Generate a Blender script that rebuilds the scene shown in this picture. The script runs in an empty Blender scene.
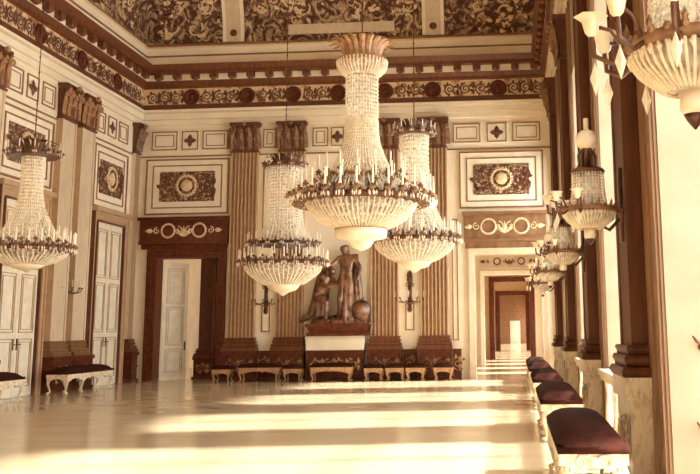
import bpy, bmesh, math, random
from mathutils import Vector, Matrix
random.seed(7)
C = bpy.context.scene.collection
PI = math.pi
D = 30.0        # distance of the end wall
XL = -13.05     # left wall
XR = 1.40       # right (window) wall
CEIL = 15.0

# ------------------------------------------------------------------ materials
def lin(c):
    return tuple((x/255/12.92 if x/255 <= .04045 else ((x/255+.055)/1.055)**2.4) for x in c) + (1,)

def mat(name, rgb, rough=.6, rgb2=None, scale=4., detail=4., lo=.35, hi=.65, metal=0., bump=0., spec=.5, stretch=(1,1,1), dist=0.):
    m = bpy.data.materials.new(name); m.use_nodes = True
    nt = m.node_tree; b = nt.nodes['Principled BSDF']
    b.inputs['Roughness'].default_value = rough
    b.inputs['Metallic'].default_value = metal
    b.inputs['Specular IOR Level'].default_value = spec
    tc = nt.nodes.new('ShaderNodeTexCoord'); mp = nt.nodes.new('ShaderNodeMapping')
    mp.inputs['Scale'].default_value = stretch
    nt.links.new(tc.outputs['Object'], mp.inputs['Vector'])
    nz = nt.nodes.new('ShaderNodeTexNoise'); nz.inputs['Scale'].default_value = scale; nz.inputs['Detail'].default_value = detail
    nz.inputs['Distortion'].default_value = dist
    nt.links.new(mp.outputs['Vector'], nz.inputs['Vector'])
    cr = nt.nodes.new('ShaderNodeValToRGB')
    cr.color_ramp.elements[0].position = lo; cr.color_ramp.elements[1].position = hi
    cr.color_ramp.elements[0].color = lin(rgb)
    cr.color_ramp.elements[1].color = lin(rgb2 if rgb2 else tuple(max(0, c*.93) for c in rgb))
    nt.links.new(nz.outputs['Fac'], cr.inputs['Fac'])
    nt.links.new(cr.outputs['Color'], b.inputs['Base Color'])
    if bump:
        bp = nt.nodes.new('ShaderNodeBump'); bp.inputs['Strength'].default_value = bump
        nt.links.new(nz.outputs['Fac'], bp.inputs['Height']); nt.links.new(bp.outputs['Normal'], b.inputs['Normal'])
    return m

M = {}
M['cream']   = mat('cream_stucco', (238,222,196), .55, (229,212,184), 1.5, 6)
M['cream2']  = mat('cream_paint', (240,225,200), .45, (231,215,189), 3)
M['line']    = mat('brown_moulding', (150,106,70), .5, (134,90,56), 6)
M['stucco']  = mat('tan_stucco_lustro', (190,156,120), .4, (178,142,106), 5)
M['flute']   = mat('tan_flute', (156,114,78), .55, (142,100,66), 5)  # flute hollows darker than the shaft: recess shade put into the colour
M['taupe']   = mat('pale_taupe_marble', (212,190,160), .4, (202,178,147), 4, stretch=(2,2,.6))
M['brown']   = mat('brown_scagliola', (116,62,32), .4, (88,44,20), 5, 6, stretch=(2,2,.5))
M['darkcol'] = mat('dark_veined_scagliola', (100,58,34), .45, (76,40,22), 4, 8, spec=.25, stretch=(3,3,.35), dist=.6)
M['midbrown']= mat('brown_wood_strip', (146,108,74), .45, (124,89,59), 5, 5, stretch=(6,6,.2))
M['dark']    = mat('dark_brown_marble', (104,48,22), .45, (74,30,13), 7, 8, spec=.25)
M['gold']    = mat('gilt_relief', (178,132,84), .4, (140,94,54), 12, 3)
M['palegilt']= mat('pale_gilt_relief', (226,200,160), .4, (200,168,124), 12, 3)
M['darkrel'] = mat('dark_relief', (112,62,34), .5, (82,42,22), 14, 5)
M['bronze']  = mat('dark_bronze', (112,68,40), .35, (72,38,20), 6, 5, metal=.2, spec=.5)
M['velvet']  = mat('dark_red_velvet', (60,23,12), .9, (40,15,7), 14, 5, bump=.3, spec=.1)
M['whitewood']= mat('cream_carved_wood', (240,222,192), .45, (206,176,138), 14, 4, bump=.3)
M['marble']  = mat('cream_veined_marble', (226,208,180), .35, (180,152,120), 5, 8, .45, .75, stretch=(3,3,1), dist=1.5)
M['glassw']  = mat('opal_glass', (234,217,188), .35, (226,206,174), 3)
M['candle']  = mat('wax_candle', (245,230,202), .5)
M['frieze']  = mat('frieze_ground', (222,192,150), .6, (150,104,66), 5, 8, .48, .62)
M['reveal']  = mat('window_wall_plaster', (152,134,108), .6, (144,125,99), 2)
M['gold2']   = mat('dull_gilt', (142,100,64), .45, (110,70,40), 12, 3)
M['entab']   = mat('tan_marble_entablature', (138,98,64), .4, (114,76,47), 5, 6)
M['darkgilt'] = mat('worn_gilt_wood', (190,146,104), .5, (150,104,66), 14, 4)  # darker copy of the carved bench wood, dim light put into the colour
M['statue']  = mat('patinated_bronze', (140,94,60), .35, (72,38,20), 5, 6, .42, .6, metal=.3, spec=.8)  # drapery highlights and darks put into the mottled bronze colour
M['door']    = mat('cream_door_paint', (238,224,198), .4)

def crystal(name, rgb, alpha, scale=9.):
    m = bpy.data.materials.new(name); m.use_nodes = True
    nt = m.node_tree; N = nt.nodes; L = nt.links
    b = N['Principled BSDF']; out = N['Material Output']
    b.inputs['Base Color'].default_value = lin(rgb); b.inputs['Roughness'].default_value = .18
    b.inputs['Specular IOR Level'].default_value = .9
    tr = N.new('ShaderNodeBsdfTransparent'); tl = N.new('ShaderNodeBsdfTranslucent'); tl.inputs['Color'].default_value = lin(rgb)
    mx0 = N.new('ShaderNodeMixShader'); mx0.inputs[0].default_value = .35
    L.new(b.outputs[0], mx0.inputs[1]); L.new(tl.outputs[0], mx0.inputs[2])
    mx = N.new('ShaderNodeMixShader')
    tc = N.new('ShaderNodeTexCoord'); vo = N.new('ShaderNodeTexVoronoi'); vo.inputs['Scale'].default_value = scale
    L.new(tc.outputs['Object'], vo.inputs['Vector'])
    mr = N.new('ShaderNodeMapRange'); mr.inputs['From Max'].default_value = .7
    mr.inputs['To Min'].default_value = min(1, alpha+.25); mr.inputs['To Max'].default_value = max(0, alpha-.25)
    L.new(vo.outputs['Distance'], mr.inputs['Value'])
    L.new(mr.outputs[0], mx.inputs[0]); L.new(tr.outputs[0], mx.inputs[1]); L.new(mx0.outputs[0], mx.inputs[2])
    L.new(mx.outputs[0], out.inputs['Surface'])
    return m
M['crystal'] = crystal('cut_crystal', (250,238,216), .92)
M['haze']    = crystal('crystal_net', (250,238,216), .55, 14.)

def window_glass():
    m = bpy.data.materials.new('window_glass'); m.use_nodes = True
    nt = m.node_tree; N = nt.nodes; L = nt.links; N.remove(N['Principled BSDF'])
    tr = N.new('ShaderNodeBsdfTransparent'); tr.inputs['Color'].default_value = (.95,.95,.93,1)
    gl = N.new('ShaderNodeBsdfGlossy'); gl.inputs['Roughness'].default_value = .05
    mx = N.new('ShaderNodeMixShader'); mx.inputs[0].default_value = .06
    L.new(tr.outputs[0], mx.inputs[1]); L.new(gl.outputs[0], mx.inputs[2]); L.new(mx.outputs[0], N['Material Output'].inputs['Surface'])
    return m
M['glass'] = window_glass()

def parquet():
    m = bpy.data.materials.new('polished_parquet'); m.use_nodes = True
    nt = m.node_tree; N = nt.nodes; L = nt.links; b = N['Principled BSDF']
    tc = N.new('ShaderNodeTexCoord'); br = N.new('ShaderNodeTexBrick')
    br.inputs['Scale'].default_value = 1.; br.inputs['Brick Width'].default_value = .9; br.inputs['Row Height'].default_value = .9
    br.offset = 0; br.inputs['Mortar Size'].default_value = .008
    br.inputs['Color1'].default_value = lin((210,186,151)); br.inputs['Color2'].default_value = lin((204,179,144)); br.inputs['Mortar'].default_value = lin((202,178,145))
    L.new(tc.outputs['Object'], br.inputs['Vector'])
    nz = N.new('ShaderNodeTexNoise'); nz.inputs['Scale'].default_value = .8; nz.inputs['Detail'].default_value = 5
    mp = N.new('ShaderNodeMapping'); mp.inputs['Scale'].default_value = (.6,2.5,1)
    L.new(tc.outputs['Object'], mp.inputs['Vector']); L.new(mp.outputs[0], nz.inputs['Vector'])
    mr = N.new('ShaderNodeMapRange'); mr.inputs['To Min'].default_value = .8; mr.inputs['To Max'].default_value = 1.12
    L.new(nz.outputs['Fac'], mr.inputs['Value'])
    mu = N.new('ShaderNodeMix'); mu.data_type = 'RGBA'; mu.blend_type = 'MULTIPLY'; mu.inputs['Factor'].default_value = 1
    L.new(br.outputs['Color'], mu.inputs['A']); L.new(mr.outputs[0], mu.inputs['B'])
    L.new(mu.outputs['Result'], b.inputs['Base Color'])
    b.inputs['Roughness'].default_value = .16; b.inputs['Specular IOR Level'].default_value = .8
    bp = N.new('ShaderNodeBump'); bp.inputs['Strength'].default_value = .06; bp.inputs['Distance'].default_value = .02
    L.new(nz.outputs['Fac'], bp.inputs['Height']); L.new(bp.outputs[0], b.inputs['Normal'])
    return m
M['floor'] = parquet()

def painting_mat(name, scale, dk, lt, lo=.42, hi=.55):
    m = bpy.data.materials.new(name); m.use_nodes = True
    nt = m.node_tree; N = nt.nodes; L = nt.links; b = N['Principled BSDF']; b.inputs['Roughness'].default_value = .7
    tc = N.new('ShaderNodeTexCoord'); nz = N.new('ShaderNodeTexNoise'); nz.inputs['Scale'].default_value = scale
    nz.inputs['Detail'].default_value = 4; nz.inputs['Distortion'].default_value = 3.2; nz.inputs['Roughness'].default_value = .6
    L.new(tc.outputs['Object'], nz.inputs['Vector'])
    cr = N.new('ShaderNodeValToRGB'); e = cr.color_ramp.elements
    e[0].position = lo; e[0].color = lin(dk); e[1].position = hi; e[1].color = lin(lt)
    L.new(nz.outputs['Fac'], cr.inputs['Fac']); L.new(cr.outputs[0], b.inputs['Base Color'])
    return m
M['covepaint'] = painting_mat('painted_cove', 1.7, (74,30,14), (205,172,130), .46, .66)
M['smallpaint'] = painting_mat('painted_panel', 5., (84,40,20), (206,172,128), .5, .62)

# ------------------------------------------------------------------ mesh builder
class MB:
    def __init__(s): s.v = []; s.f = []; s.mi = []; s.T = Matrix.Identity(4)
    def add(s, vs, fs, mi=0):
        n = len(s.v); s.v += [tuple(s.T @ Vector(v)) for v in vs]
        s.f += [tuple(i+n for i in f) for f in fs]; s.mi += [mi]*len(fs)
    def box(s, x0, x1, y0, y1, z0, z1, mi=0):
        s.add([(x0,y0,z0),(x1,y0,z0),(x1,y1,z0),(x0,y1,z0),(x0,y0,z1),(x1,y0,z1),(x1,y1,z1),(x0,y1,z1)],
              [(0,3,2,1),(4,5,6,7),(0,1,5,4),(1,2,6,5),(2,3,7,6),(3,0,4,7)], mi)
    def frustum(s, a, b, z0, z1, mi=0):      # a,b = (x0,x1,y0,y1)
        s.add([(a[0],a[2],z0),(a[1],a[2],z0),(a[1],a[3],z0),(a[0],a[3],z0),(b[0],b[2],z1),(b[1],b[2],z1),(b[1],b[3],z1),(b[0],b[3],z1)],
              [(0,3,2,1),(4,5,6,7),(0,1,5,4),(1,2,6,5),(2,3,7,6),(3,0,4,7)], mi)
    def lathe(s, prof, n=24, c=(0,0,0), mi=0, squash=1.):
        vs = []; fs = []
        for r, z in prof:
            for k in range(n):
                a = 2*PI*k/n; vs.append((c[0]+r*math.cos(a), c[1]+r*squash*math.sin(a), c[2]+z))
        for i in range(len(prof)-1):
            for k in range(n):
                k2 = (k+1) % n; fs.append((i*n+k, i*n+k2, (i+1)*n+k2, (i+1)*n+k))
        fs.append(tuple(reversed(range(n)))); fs.append(tuple((len(prof)-1)*n+k for k in range(n)))
        s.add(vs, fs, mi)
    def tube(s, pts, r, n=5, mi=0):
        pts = [Vector(p) for p in pts]; rs = r if isinstance(r, (list, tuple)) else [r]*len(pts)
        vs = []; fs = []; up = None
        for i, p in enumerate(pts):
            t = (pts[min(i+1, len(pts)-1)]-pts[max(i-1, 0)]).normalized()
            if up is None: up = Vector((0,0,1)) if abs(t.z) < .9 else Vector((0,1,0))
            a = t.cross(up)
            if a.length < 1e-4: a = t.cross(Vector((1,0,0)))
            a.normalize(); b = a.cross(t).normalized(); up = b
            for k in range(n):
                q = 2*PI*k/n; vs.append(p + (a*math.cos(q)+b*math.sin(q))*rs[i])
        for i in range(len(pts)-1):
            for k in range(n):
                k2 = (k+1) % n; fs.append((i*n+k, i*n+k2, (i+1)*n+k2, (i+1)*n+k))
        fs.append(tuple(reversed(range(n)))); fs.append(tuple((len(pts)-1)*n+k for k in range(n)))
        s.add(vs, fs, mi)
    def ball(s, c, r, mi=0, sc=(1,1,1), n=10, m=6):
        vs = [(c[0], c[1], c[2]-r*sc[2])]; fs = []
        for i in range(1, m):
            t = -PI/2+PI*i/m
            for k in range(n):
                a = 2*PI*k/n; vs.append((c[0]+r*sc[0]*math.cos(t)*math.cos(a), c[1]+r*sc[1]*math.cos(t)*math.sin(a), c[2]+r*sc[2]*math.sin(t)))
        vs.append((c[0], c[1], c[2]+r*sc[2])); e = len(vs)-1
        for k in range(n):
            k2 = (k+1) % n; fs.append((0, 1+k2, 1+k)); fs.append((e, e-n+k, e-n+k2))
            for i in range(m-2): fs.append((1+i*n+k, 1+i*n+k2, 1+(i+1)*n+k2, 1+(i+1)*n+k))
        s.add(vs, fs, mi)
    def bead(s, c, w, h, mi=0):
        x, y, z = c
        s.add([(x,y,z+h),(x+w,y,z),(x,y+w,z),(x-w,y,z),(x,y-w,z),(x,y,z-h)],
              [(0,1,2),(0,2,3),(0,3,4),(0,4,1),(5,2,1),(5,3,2),(5,4,3),(5,1,4)], mi)
    def prism(s, poly, z0, z1, mi=0, mis=None):      # poly in xy, extruded in z
        n = len(poly)
        s.add([(x,y,z0) for x, y in poly]+[(x,y,z1) for x, y in poly], [tuple(reversed(range(n))), tuple(range(n, 2*n))], mi)
        for k in range(n):
            a = poly[k]; b = poly[(k+1) % n]
            s.add([(a[0],a[1],z0),(b[0],b[1],z0),(b[0],b[1],z1),(a[0],a[1],z1)], [(0,1,2,3)], mis[k] if mis else mi)
    def build(s, name, m, parent=None, smooth=False):
        me = bpy.data.meshes.new(name); me.from_pydata(s.v, [], s.f)
        ms = m if isinstance(m, (list, tuple)) else [m]
        for x in ms: me.materials.append(M[x])
        me.polygons.foreach_set('material_index', [min(i, len(ms)-1) for i in s.mi])
        if smooth: me.polygons.foreach_set('use_smooth', [True]*len(me.polygons))
        me.update()
        o = bpy.data.objects.new(name, me); C.objects.link(o)
        if parent: o.parent = parent
        return o

def thing(name, label, cat, loc=(0,0,0), rotz=0, group=None):
    o = bpy.data.objects.new(name, None); C.objects.link(o); o.empty_display_size = .2
    o.location = loc; o.rotation_euler = (0,0,rotz); o['label'] = label; o['category'] = cat
    if group: o['group'] = group
    return o
def tag(o, label, cat, group=None):
    o['label'] = label; o['category'] = cat
    if group: o['group'] = group
    return o
def struct(o, label=None):
    o['kind'] = 'structure'
    if label: o['label'] = label
    return o
def copy_tree(o, parent=None):
    c = o.copy(); C.objects.link(c)
    if parent: c.parent = parent
    for ch in list(o.children): copy_tree(ch, c)
    return c
def place(proto, used, loc, rotz, label, group=None):
    o = proto if not used else copy_tree(proto)
    o.location = loc; o.rotation_euler = (0,0,rotz); o['label'] = label
    if group: o['group'] = group
    return o

# ornament: spirals and leaves drawn in a (u,v) plane, mapped by fn(u,v,h)->xyz
def spiral(mb, fn, u, v, r, d=1, turns=1.6, t=.02, a0=0., mi=0, n=18):
    pts = []
    for i in range(n):
        q = i/(n-1); a = a0+d*turns*2*PI*q; rr = r*(1-.85*q)
        pts.append(fn(u+rr*math.cos(a), v+rr*math.sin(a), t*.6))
    mb.tube(pts, [t*(1-.3*i/n) for i in range(n)], 4, mi)
def leaf(mb, fn, u, v, a, L, w, mi=0, h=.02):
    c, s_ = math.cos(a), math.sin(a)
    P = [(0,0,0),(.3,w/L,h*.6),(.3,-w/L,h*.6),(.65,w/L*.8,h*.6),(.65,-w/L*.8,h*.6),(1,0,h*.3),(.5,0,h*1.6)]
    vs = [fn(u+L*(p*c)-L*q*s_, v+L*(p*s_)+L*q*c, k) for p, q, k in P]
    mb.add(vs, [(0,2,6),(0,6,1),(2,4,6),(4,5,6),(5,3,6),(3,1,6)], mi)
def scrollwork(mb, fn, u0, u1, v0, v1, t=.02, mi=0):
    h = v1-v0; vm = (v0+v1)/2; r = h*.36; n = max(1, round((u1-u0)/(2.3*r))); st = (u1-u0)/n
    for i in range(n):
        uc = u0+st*(i+.5); d = 1 if i % 2 else -1
        spiral(mb, fn, uc, vm, r, d, 1.7, t, PI/2*d, mi)
        for k in range(5): 
            a = 2*PI*k/5+random.random(); leaf(mb, fn, uc+r*.75*math.cos(a), vm+r*.75*math.sin(a), a+.7*d, r*.65, r*.22, mi, t)
        leaf(mb, fn, uc+st/2, vm, PI/2*d, r*1.2, r*.3, mi, t); leaf(mb, fn, uc+st/2, vm, -PI/2*d, r*1.1, r*.28, mi, t)
def wreath(mb, fn, u, v, r, t=.025, mi=0, n=20):
    mb.tube([fn(u+r*math.cos(2*PI*k/n), v+r*math.sin(2*PI*k/n), t) for k in range(n+1)], t, 5, mi)
    for k in range(n):
        a = 2*PI*k/n; leaf(mb, fn, u+r*math.cos(a), v+r*math.sin(a), a+1.1, r*.42, r*.13, mi, t)
# wall-local frame: x along the wall, -y out into the room, z up
def loc(y0=0.): return lambda u, v, h: (u, y0-h, v)
def rectframe(mb, x0, x1, z0, z1, w, y0, y1, mi=0):
    mb.box(x0, x1, y0, y1, z0, z0+w, mi); mb.box(x0, x1, y0, y1, z1-w, z1, mi)
    mb.box(x0, x0+w, y0, y1, z0+w, z1-w, mi); mb.box(x1-w, x1, y0, y1, z0+w, z1-w, mi)

# ------------------------------------------------------------------ setting
b = MB(); b.box(-15, 4, -9, 105, -.3, 0); struct(b.build('floor', 'floor'))
b = MB(); b.box(XL-.5, XL, -8, D, 0, CEIL); struct(b.build('wall_left', 'cream'))
# end wall with two doorways (left: -12.3..-10.15, right: -1.3..1.0)
DL0, DL1, DLT = -12.3, -10.05, 4.2
DR0, DR1, DRT = -1.33, 1.0, 4.15
b = MB(); W1 = D+.55
b.box(XL-1, DL0, D, W1, 0, CEIL); b.box(DL0, DL1, D, W1, DLT, CEIL); b.box(DL1, DR0, D, W1, 0, CEIL)
b.box(DR0, DR1, D, W1, DRT, CEIL); b.box(DR1, XR+1, D, W1, 0, CEIL)
struct(b.build('wall_back', 'cream'))
# window wall: piers and openings
PIT = 5.3; J0 = 8.4; PW = 2.15; WTOP = 7.1; RV = .8
b = MB()
starts = [J0+PIT*k for k in range(-3, 5)]
edges = []
for s in starts: edges.append((s, min(s+PW, D)))
b.box(XR, XR+RV, starts[0]+0, D, WTOP, CEIL)
for s, e in edges: b.box(XR, XR+RV, s, e, 0, WTOP)
struct(b.build('wall_right', 'reveal'))
# brown wall strips beside the pilasters (panelling on each pier)
for i in range(len(edges)):
    s, e = edges[i]; 
    # window reveals + window
    if i < len(edges)-1:
        y0, y1 = e, edges[i+1][0]
        w = thing('window_%d' % (i+1), '', 'window'); del w['label']; del w['category']; struct(w)
        b = MB(); X0 = XR+RV-.12
        b.box(X0, X0+.08, y0, y0+.09, 0, WTOP); b.box(X0, X0+.08, y1-.09, y1, 0, WTOP)
        b.box(X0, X0+.08, y0+.09, y1-.09, 0, .12); b.box(X0, X0+.08, y0+.09, y1-.09, WTOP-.1, WTOP)
        ym = (y0+y1)/2; b.box(X0, X0+.08, ym-.05, ym+.05, .12, WTOP-.1)
        for z in (1.9, 3.5, 5.1): b.box(X0+.01, X0+.07, y0+.09, y1-.09, z-.03, z+.03)
        b.build('window_frame', 'door', w)
        b = MB(); b.box(X0+.035, X0+.045, y0+.09, ym-.05, .12, WTOP-.1); b.build('pane', 'glass', w)
        b = MB(); b.box(X0+.035, X0+.045, ym+.05, y1-.09, .12, WTOP-.1); b.build('pane', 'glass', w)
tn = [0]
def trim(o, label=None):
    tn[0] += 1; return struct(o, label)

def sweep(prof, mis, name, mats, y0=-8.):
    b = MB(); n = len(prof)
    vs = []
    for p, z in prof:
        vs += [(XL+p, y0, z), (XL+p, D-p, z), (XR-p, D-p, z), (XR-p, y0, z)]
    for i in range(n-1):
        for k in range(3):
            a = i*4+k; b.add([vs[a], vs[a+1], vs[a+5], vs[a+4]], [(0,1,2,3)], mis[i])
    return b.build(name, mats)
e = .012
trim(sweep([(0,8.84),(.10,8.84),(.10,9.02),(.14,9.04),(.14,9.24),(.20,9.30),(.20,9.38),(.14,9.40)], [0,0,1,0,1,0,0], 'trim_1', ['cream','taupe']))
fr = trim(sweep([(.14,9.40),(.14,9.56),(.12,9.58),(.12,10.15)], [1,1,0], 'trim_2', ['frieze','darkrel']))
co = trim(sweep([(.12,10.15),(.22,10.20),(.22,10.26),(.28,10.38),(.28,10.40),(.30,10.40),(.30,10.62),(.50,10.64),(.50,10.74),(.56,10.84),(.60,10.92),(.2,11.02)],
          [1,1,1,1,1,0,1,1,1,1,0], 'trim_3', ['cream','brown']))
trim(sweep([(.2,11.02),(.2,11.30),(.24,11.31),(.24,11.35),(.2,11.36),(.2,11.62),(.28,11.66),(.28,11.74),(.2,11.78)], [0,1,1,1,0,2,1,1], 'trim_4', ['cream','line','taupe']))
cp = [(.2+3.0*(1-math.cos(t)), 11.78+(CEIL-11.78)*math.sin(t)) for t in [PI/2*i/12 for i in range(13)]]
struct(sweep(cp, [0]*12, 'trim_5', ['covepaint']))
b = MB(); b.box(XL-.5, XR+RV, -8.4, -8, 0, CEIL); struct(b.build('wall_front', 'cream'))
b = MB(); b.box(XL-.5, XR+RV, -8.4, W1, CEIL, CEIL+.3); struct(b.build('ceiling', 'cream'))
def cove(t, h=0):    # t angle -> (p,z)
    p = .2+3.0*(1-math.cos(t)); z = 11.78+(CEIL-11.78)*math.sin(t)
    n = Vector((3.0*math.sin(t), (CEIL-11.78)*math.cos(t))).normalized()
    return p+h*n[1], z-h*n[0]*1.0
def fn_back(t0=0): 
    def f(u, v, h):
        p, z = cove(v/3.2, h); return (u, D-p, z)
    return f
def fn_left(u, v, h):
    p, z = cove(v/3.2, h); return (XL+p, u, z)
def fn_right(u, v, h):
    p, z = cove(v/3.2, h); return (XR-p, u, z)
cv = bpy.data.objects['trim_5']
# plain ribs dividing the painted cove, with a rosette at the foot
for X in (-9.7, -2.58):
    b = MB(); f = fn_back()
    for x0, x1, h, mi in ((X-.38, X-.27, .08, 0), (X-.27, X+.27, .05, 1), (X+.27, X+.38, .08, 0)):
        ns = 14; vs = []
        for i in range(ns+1):
            v = 4.6*i/ns; vs += [f(x0, v, -.02), f(x0, v, h), f(x1, v, h), f(x1, v, -.02)]
        for i in range(ns):
            a = i*4; b.add([vs[a+j] for j in range(8)], [(0,1,5,4),(1,2,6,5),(2,3,7,6)], mi)
    b.build('cove_rib', ['cream','taupe'], cv)
    b = MB(); b.ball(f(X, .32, .07), .13, 0, (1,.5,1)); b.build('rosette', 'darkrel', cv)
b = MB(); f = fn_back()
def ring_tab(x0, x1, v0, v1, h, mi): b.add([f(x0,v0,h), f(x1,v0,h), f(x1,v1,h), f(x0,v1,h), f(x0,v0,0), f(x1,v0,0), f(x1,v1,0), f(x0,v1,0)], [(0,1,2,3),(0,4,5,1),(1,5,6,2),(2,6,7,3),(3,7,4,0)], mi)
ring_tab(-7.75, -3.95, .2, .55, .07, 0)
b.build('tablet', 'taupe', cv)
def cove_scrolls(f, u0, u1, v0, v1, k, mats):
    b = MB()
    for i in range(k):
        u = random.uniform(u0, u1); v = random.uniform(v0, v1); r = random.uniform(.14, .34)
        spiral(b, f, u, v, r, random.choice((-1, 1)), random.uniform(1., 1.7), .035, random.random()*6, i % 2)
        for q in range(4): leaf(b, f, u+random.uniform(-r, r), v+random.uniform(-r, r), random.random()*6.3, r*1.1, r*.3, (i+q) % 2, .05)
    b.build('painted_scrolls', mats, cv)
cm = ['palegilt', 'darkrel']
cove_scrolls(fn_back(), -9.1, -3.2, .75, 3.2, 58, cm)
cove_scrolls(fn_back(), -12.5, -10.3, .3, 3.2, 30, cm)
cove_scrolls(fn_back(), -1.9, .8, .3, 3.0, 22, cm)
cove_scrolls(fn_left, 22, 29.4, .3, 3.6, 60, cm)

# modillions under the cornice
mb0 = MB(); mb0.box(-.13, .13, -.2, 0, -.1, .09); mb0.ball((0,-.12,-.07), .13, 0, (1,.8,.8))
for k in range(21):
    o = MB(); 
    if k == 0: md = mb0.build('modillion', 'brown', co); mo = md
    else: mo = md.copy(); C.objects.link(mo)
    mo.location = (XL+.75+k*.66, D-.3, 10.53)
for k in range(24):
    mo = md.copy(); C.objects.link(mo); mo.location = (XL+.3, D-.75-k*.66, 10.53); mo.rotation_euler = (0,0,PI/2)
for k in range(20):
    mo = md.copy(); C.objects.link(mo); mo.location = (XR-.3, D-.75-k*.66, 10.53); mo.rotation_euler = (0,0,-PI/2)
# frieze medallions and scrollwork
mb0 = MB(); mb0.lathe([(.27,0),(.30,.03),(.27,.07),(.2,.05),(.19,.04),(.0,.04)], 20)
mb0.ball((0,.02,.05), .11, 0, (.7,.95,.5)); mb0.ball((0,-.1,.04), .1, 0, (1.1,.5,.4))
mx = [-11.2, -9.2, -7.55, -5.95, -4.3, -2.63, -.35]
first = None
for x in mx:
    if first is None: first = mb0.build('medallion', 'dark', fr, True); o = first
    else: o = first.copy(); C.objects.link(o)
    o.location = (x, D-.12, 9.82); o.rotation_euler = (PI/2, 0, 0)
ly = [D-2.3, D-4.75, D-7.2, D-9.65, D-12.1]
for y in ly:
    o = first.copy(); C.objects.link(o); o.location = (XL+.12, y, 9.82); o.rotation_euler = (PI/2, 0, PI/2)
def fb(u, v, h): return (u, D-.12-h, v)
def fl(u, v, h): return (XL+.12+h, u, v)
def frr(u, v, h): return (XR-.12-h, u, v)
b = MB(); bx = [-12.85]+mx+[1.25]
for i in range(len(bx)-1):
    a0 = bx[i]+(.33 if i else .05); a1 = bx[i+1]-(.33 if i < len(bx)-2 else .05)
    scrollwork(b, fb, a0, a1, 9.55, 10.12, .028)
b.build('frieze_scrolls', 'darkrel', fr)
b = MB(); by = [D-.15]+ly+[D-14]
for i in range(len(by)-1): scrollwork(b, fl, by[i+1]+.33, by[i]-.33, 9.55, 10.12, .028)
b.build('frieze_scrolls', 'darkrel', fr)
b = MB(); scrollwork(b, frr, 18, D-.3, 9.55, 10.12, .028); b.build('frieze_scrolls', 'palegilt', fr)
# string course between the pilaster capitals
b = MB(); b.box(XL, XR, D-.04, D, 7.70, 7.745); b.box(XL, XL+.04, 12, D-.04, 7.70, 7.745)
trim(b.build('trim_6', 'line'))

# ------------------------------------------------------------------ pilasters
def flute_poly(w, dep, n=7, y0=0.):
    if n == 0: return [(w/2,y0),(-w/2,y0),(-w/2,y0-dep),(-w*.4,y0-dep),(-w*.38,y0-dep+.02),(w*.38,y0-dep+.02),(w*.4,y0-dep),(w/2,y0-dep)], [0,1,0,1,0,1,0,1]
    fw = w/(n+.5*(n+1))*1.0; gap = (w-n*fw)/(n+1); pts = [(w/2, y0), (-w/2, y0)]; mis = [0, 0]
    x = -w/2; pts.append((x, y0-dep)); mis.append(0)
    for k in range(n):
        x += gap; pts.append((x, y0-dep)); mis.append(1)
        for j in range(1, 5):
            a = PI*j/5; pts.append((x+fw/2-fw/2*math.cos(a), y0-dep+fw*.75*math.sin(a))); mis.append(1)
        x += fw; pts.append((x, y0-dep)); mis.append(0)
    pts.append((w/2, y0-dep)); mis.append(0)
    return pts, mis
def make_capital(w, dep, mats, z0, z1, bx=1.):
    b = MB(); H = z1-z0; h = w/2
    b.box(-h-.02, h+.02, -dep-.03, 0, z0, z0+.06)
    b.frustum((-h+.02,h-.02,-dep+.02,0), (-h*1.0,h*1.0,-dep-.08,0), z0+.06, z1-.14)
    b.box(-h-.08*bx, h+.08*bx, -dep-.16*bx, 0, z1-.11, z1-.02); b.box(-h-.05*bx, h+.05*bx, -dep-.12*bx, 0, z1-.15, z1-.11)
    yd = -dep-.02
    for row, (zz, hh, n) in enumerate(((z0+.07, H*.36, 4), (z0+.12, H*.62, 3))):
        for k in range(n+1 if row else n):
            x = -h+(k+(.5 if row == 0 else 0))*w/n; out = (.06+.05*row)*bx**2
            lw = w/n*.42
            for i in range(4):
                t0, t1 = i/4, (i+1)/4; o0 = out*(.3+t0**2*1.7); o1 = out*(.3+t1**2*1.7)
                w0 = lw*(1-.5*t0**3); w1 = lw*(1-.5*t1**3)
                b.add([(x-w0,yd-o0*.5,zz+hh*t0),(x,yd-o0-.02,zz+hh*t0),(x+w0,yd-o0*.5,zz+hh*t0),(x-w1,yd-o1*.5,zz+hh*t1),(x,yd-o1-.02,zz+hh*t1),(x+w1,yd-o1*.5,zz+hh*t1)],
                      [(0,1,4,3),(1,2,5,4)], row % 2)
            b.ball((x, yd-out*2, zz+hh), lw*.55, 1, (1,.8,.6), 8, 4)
    f = loc(yd-.1)
    spiral(b, f, -h+.02, z1-.3, .14, -1, 1.5, .035, PI/2, 1); spiral(b, f, h-.02, z1-.3, .14, 1, 1.5, .035, PI/2, 1)
    spiral(b, f, -.12, z1-.32, .1, 1, 1.4, .03, PI/2, 1); spiral(b, f, .12, z1-.32, .1, -1, 1.4, .03, PI/2, 1)
    b.ball((0, yd-.2, z1-.1), .08, 1)
    return b
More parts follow.
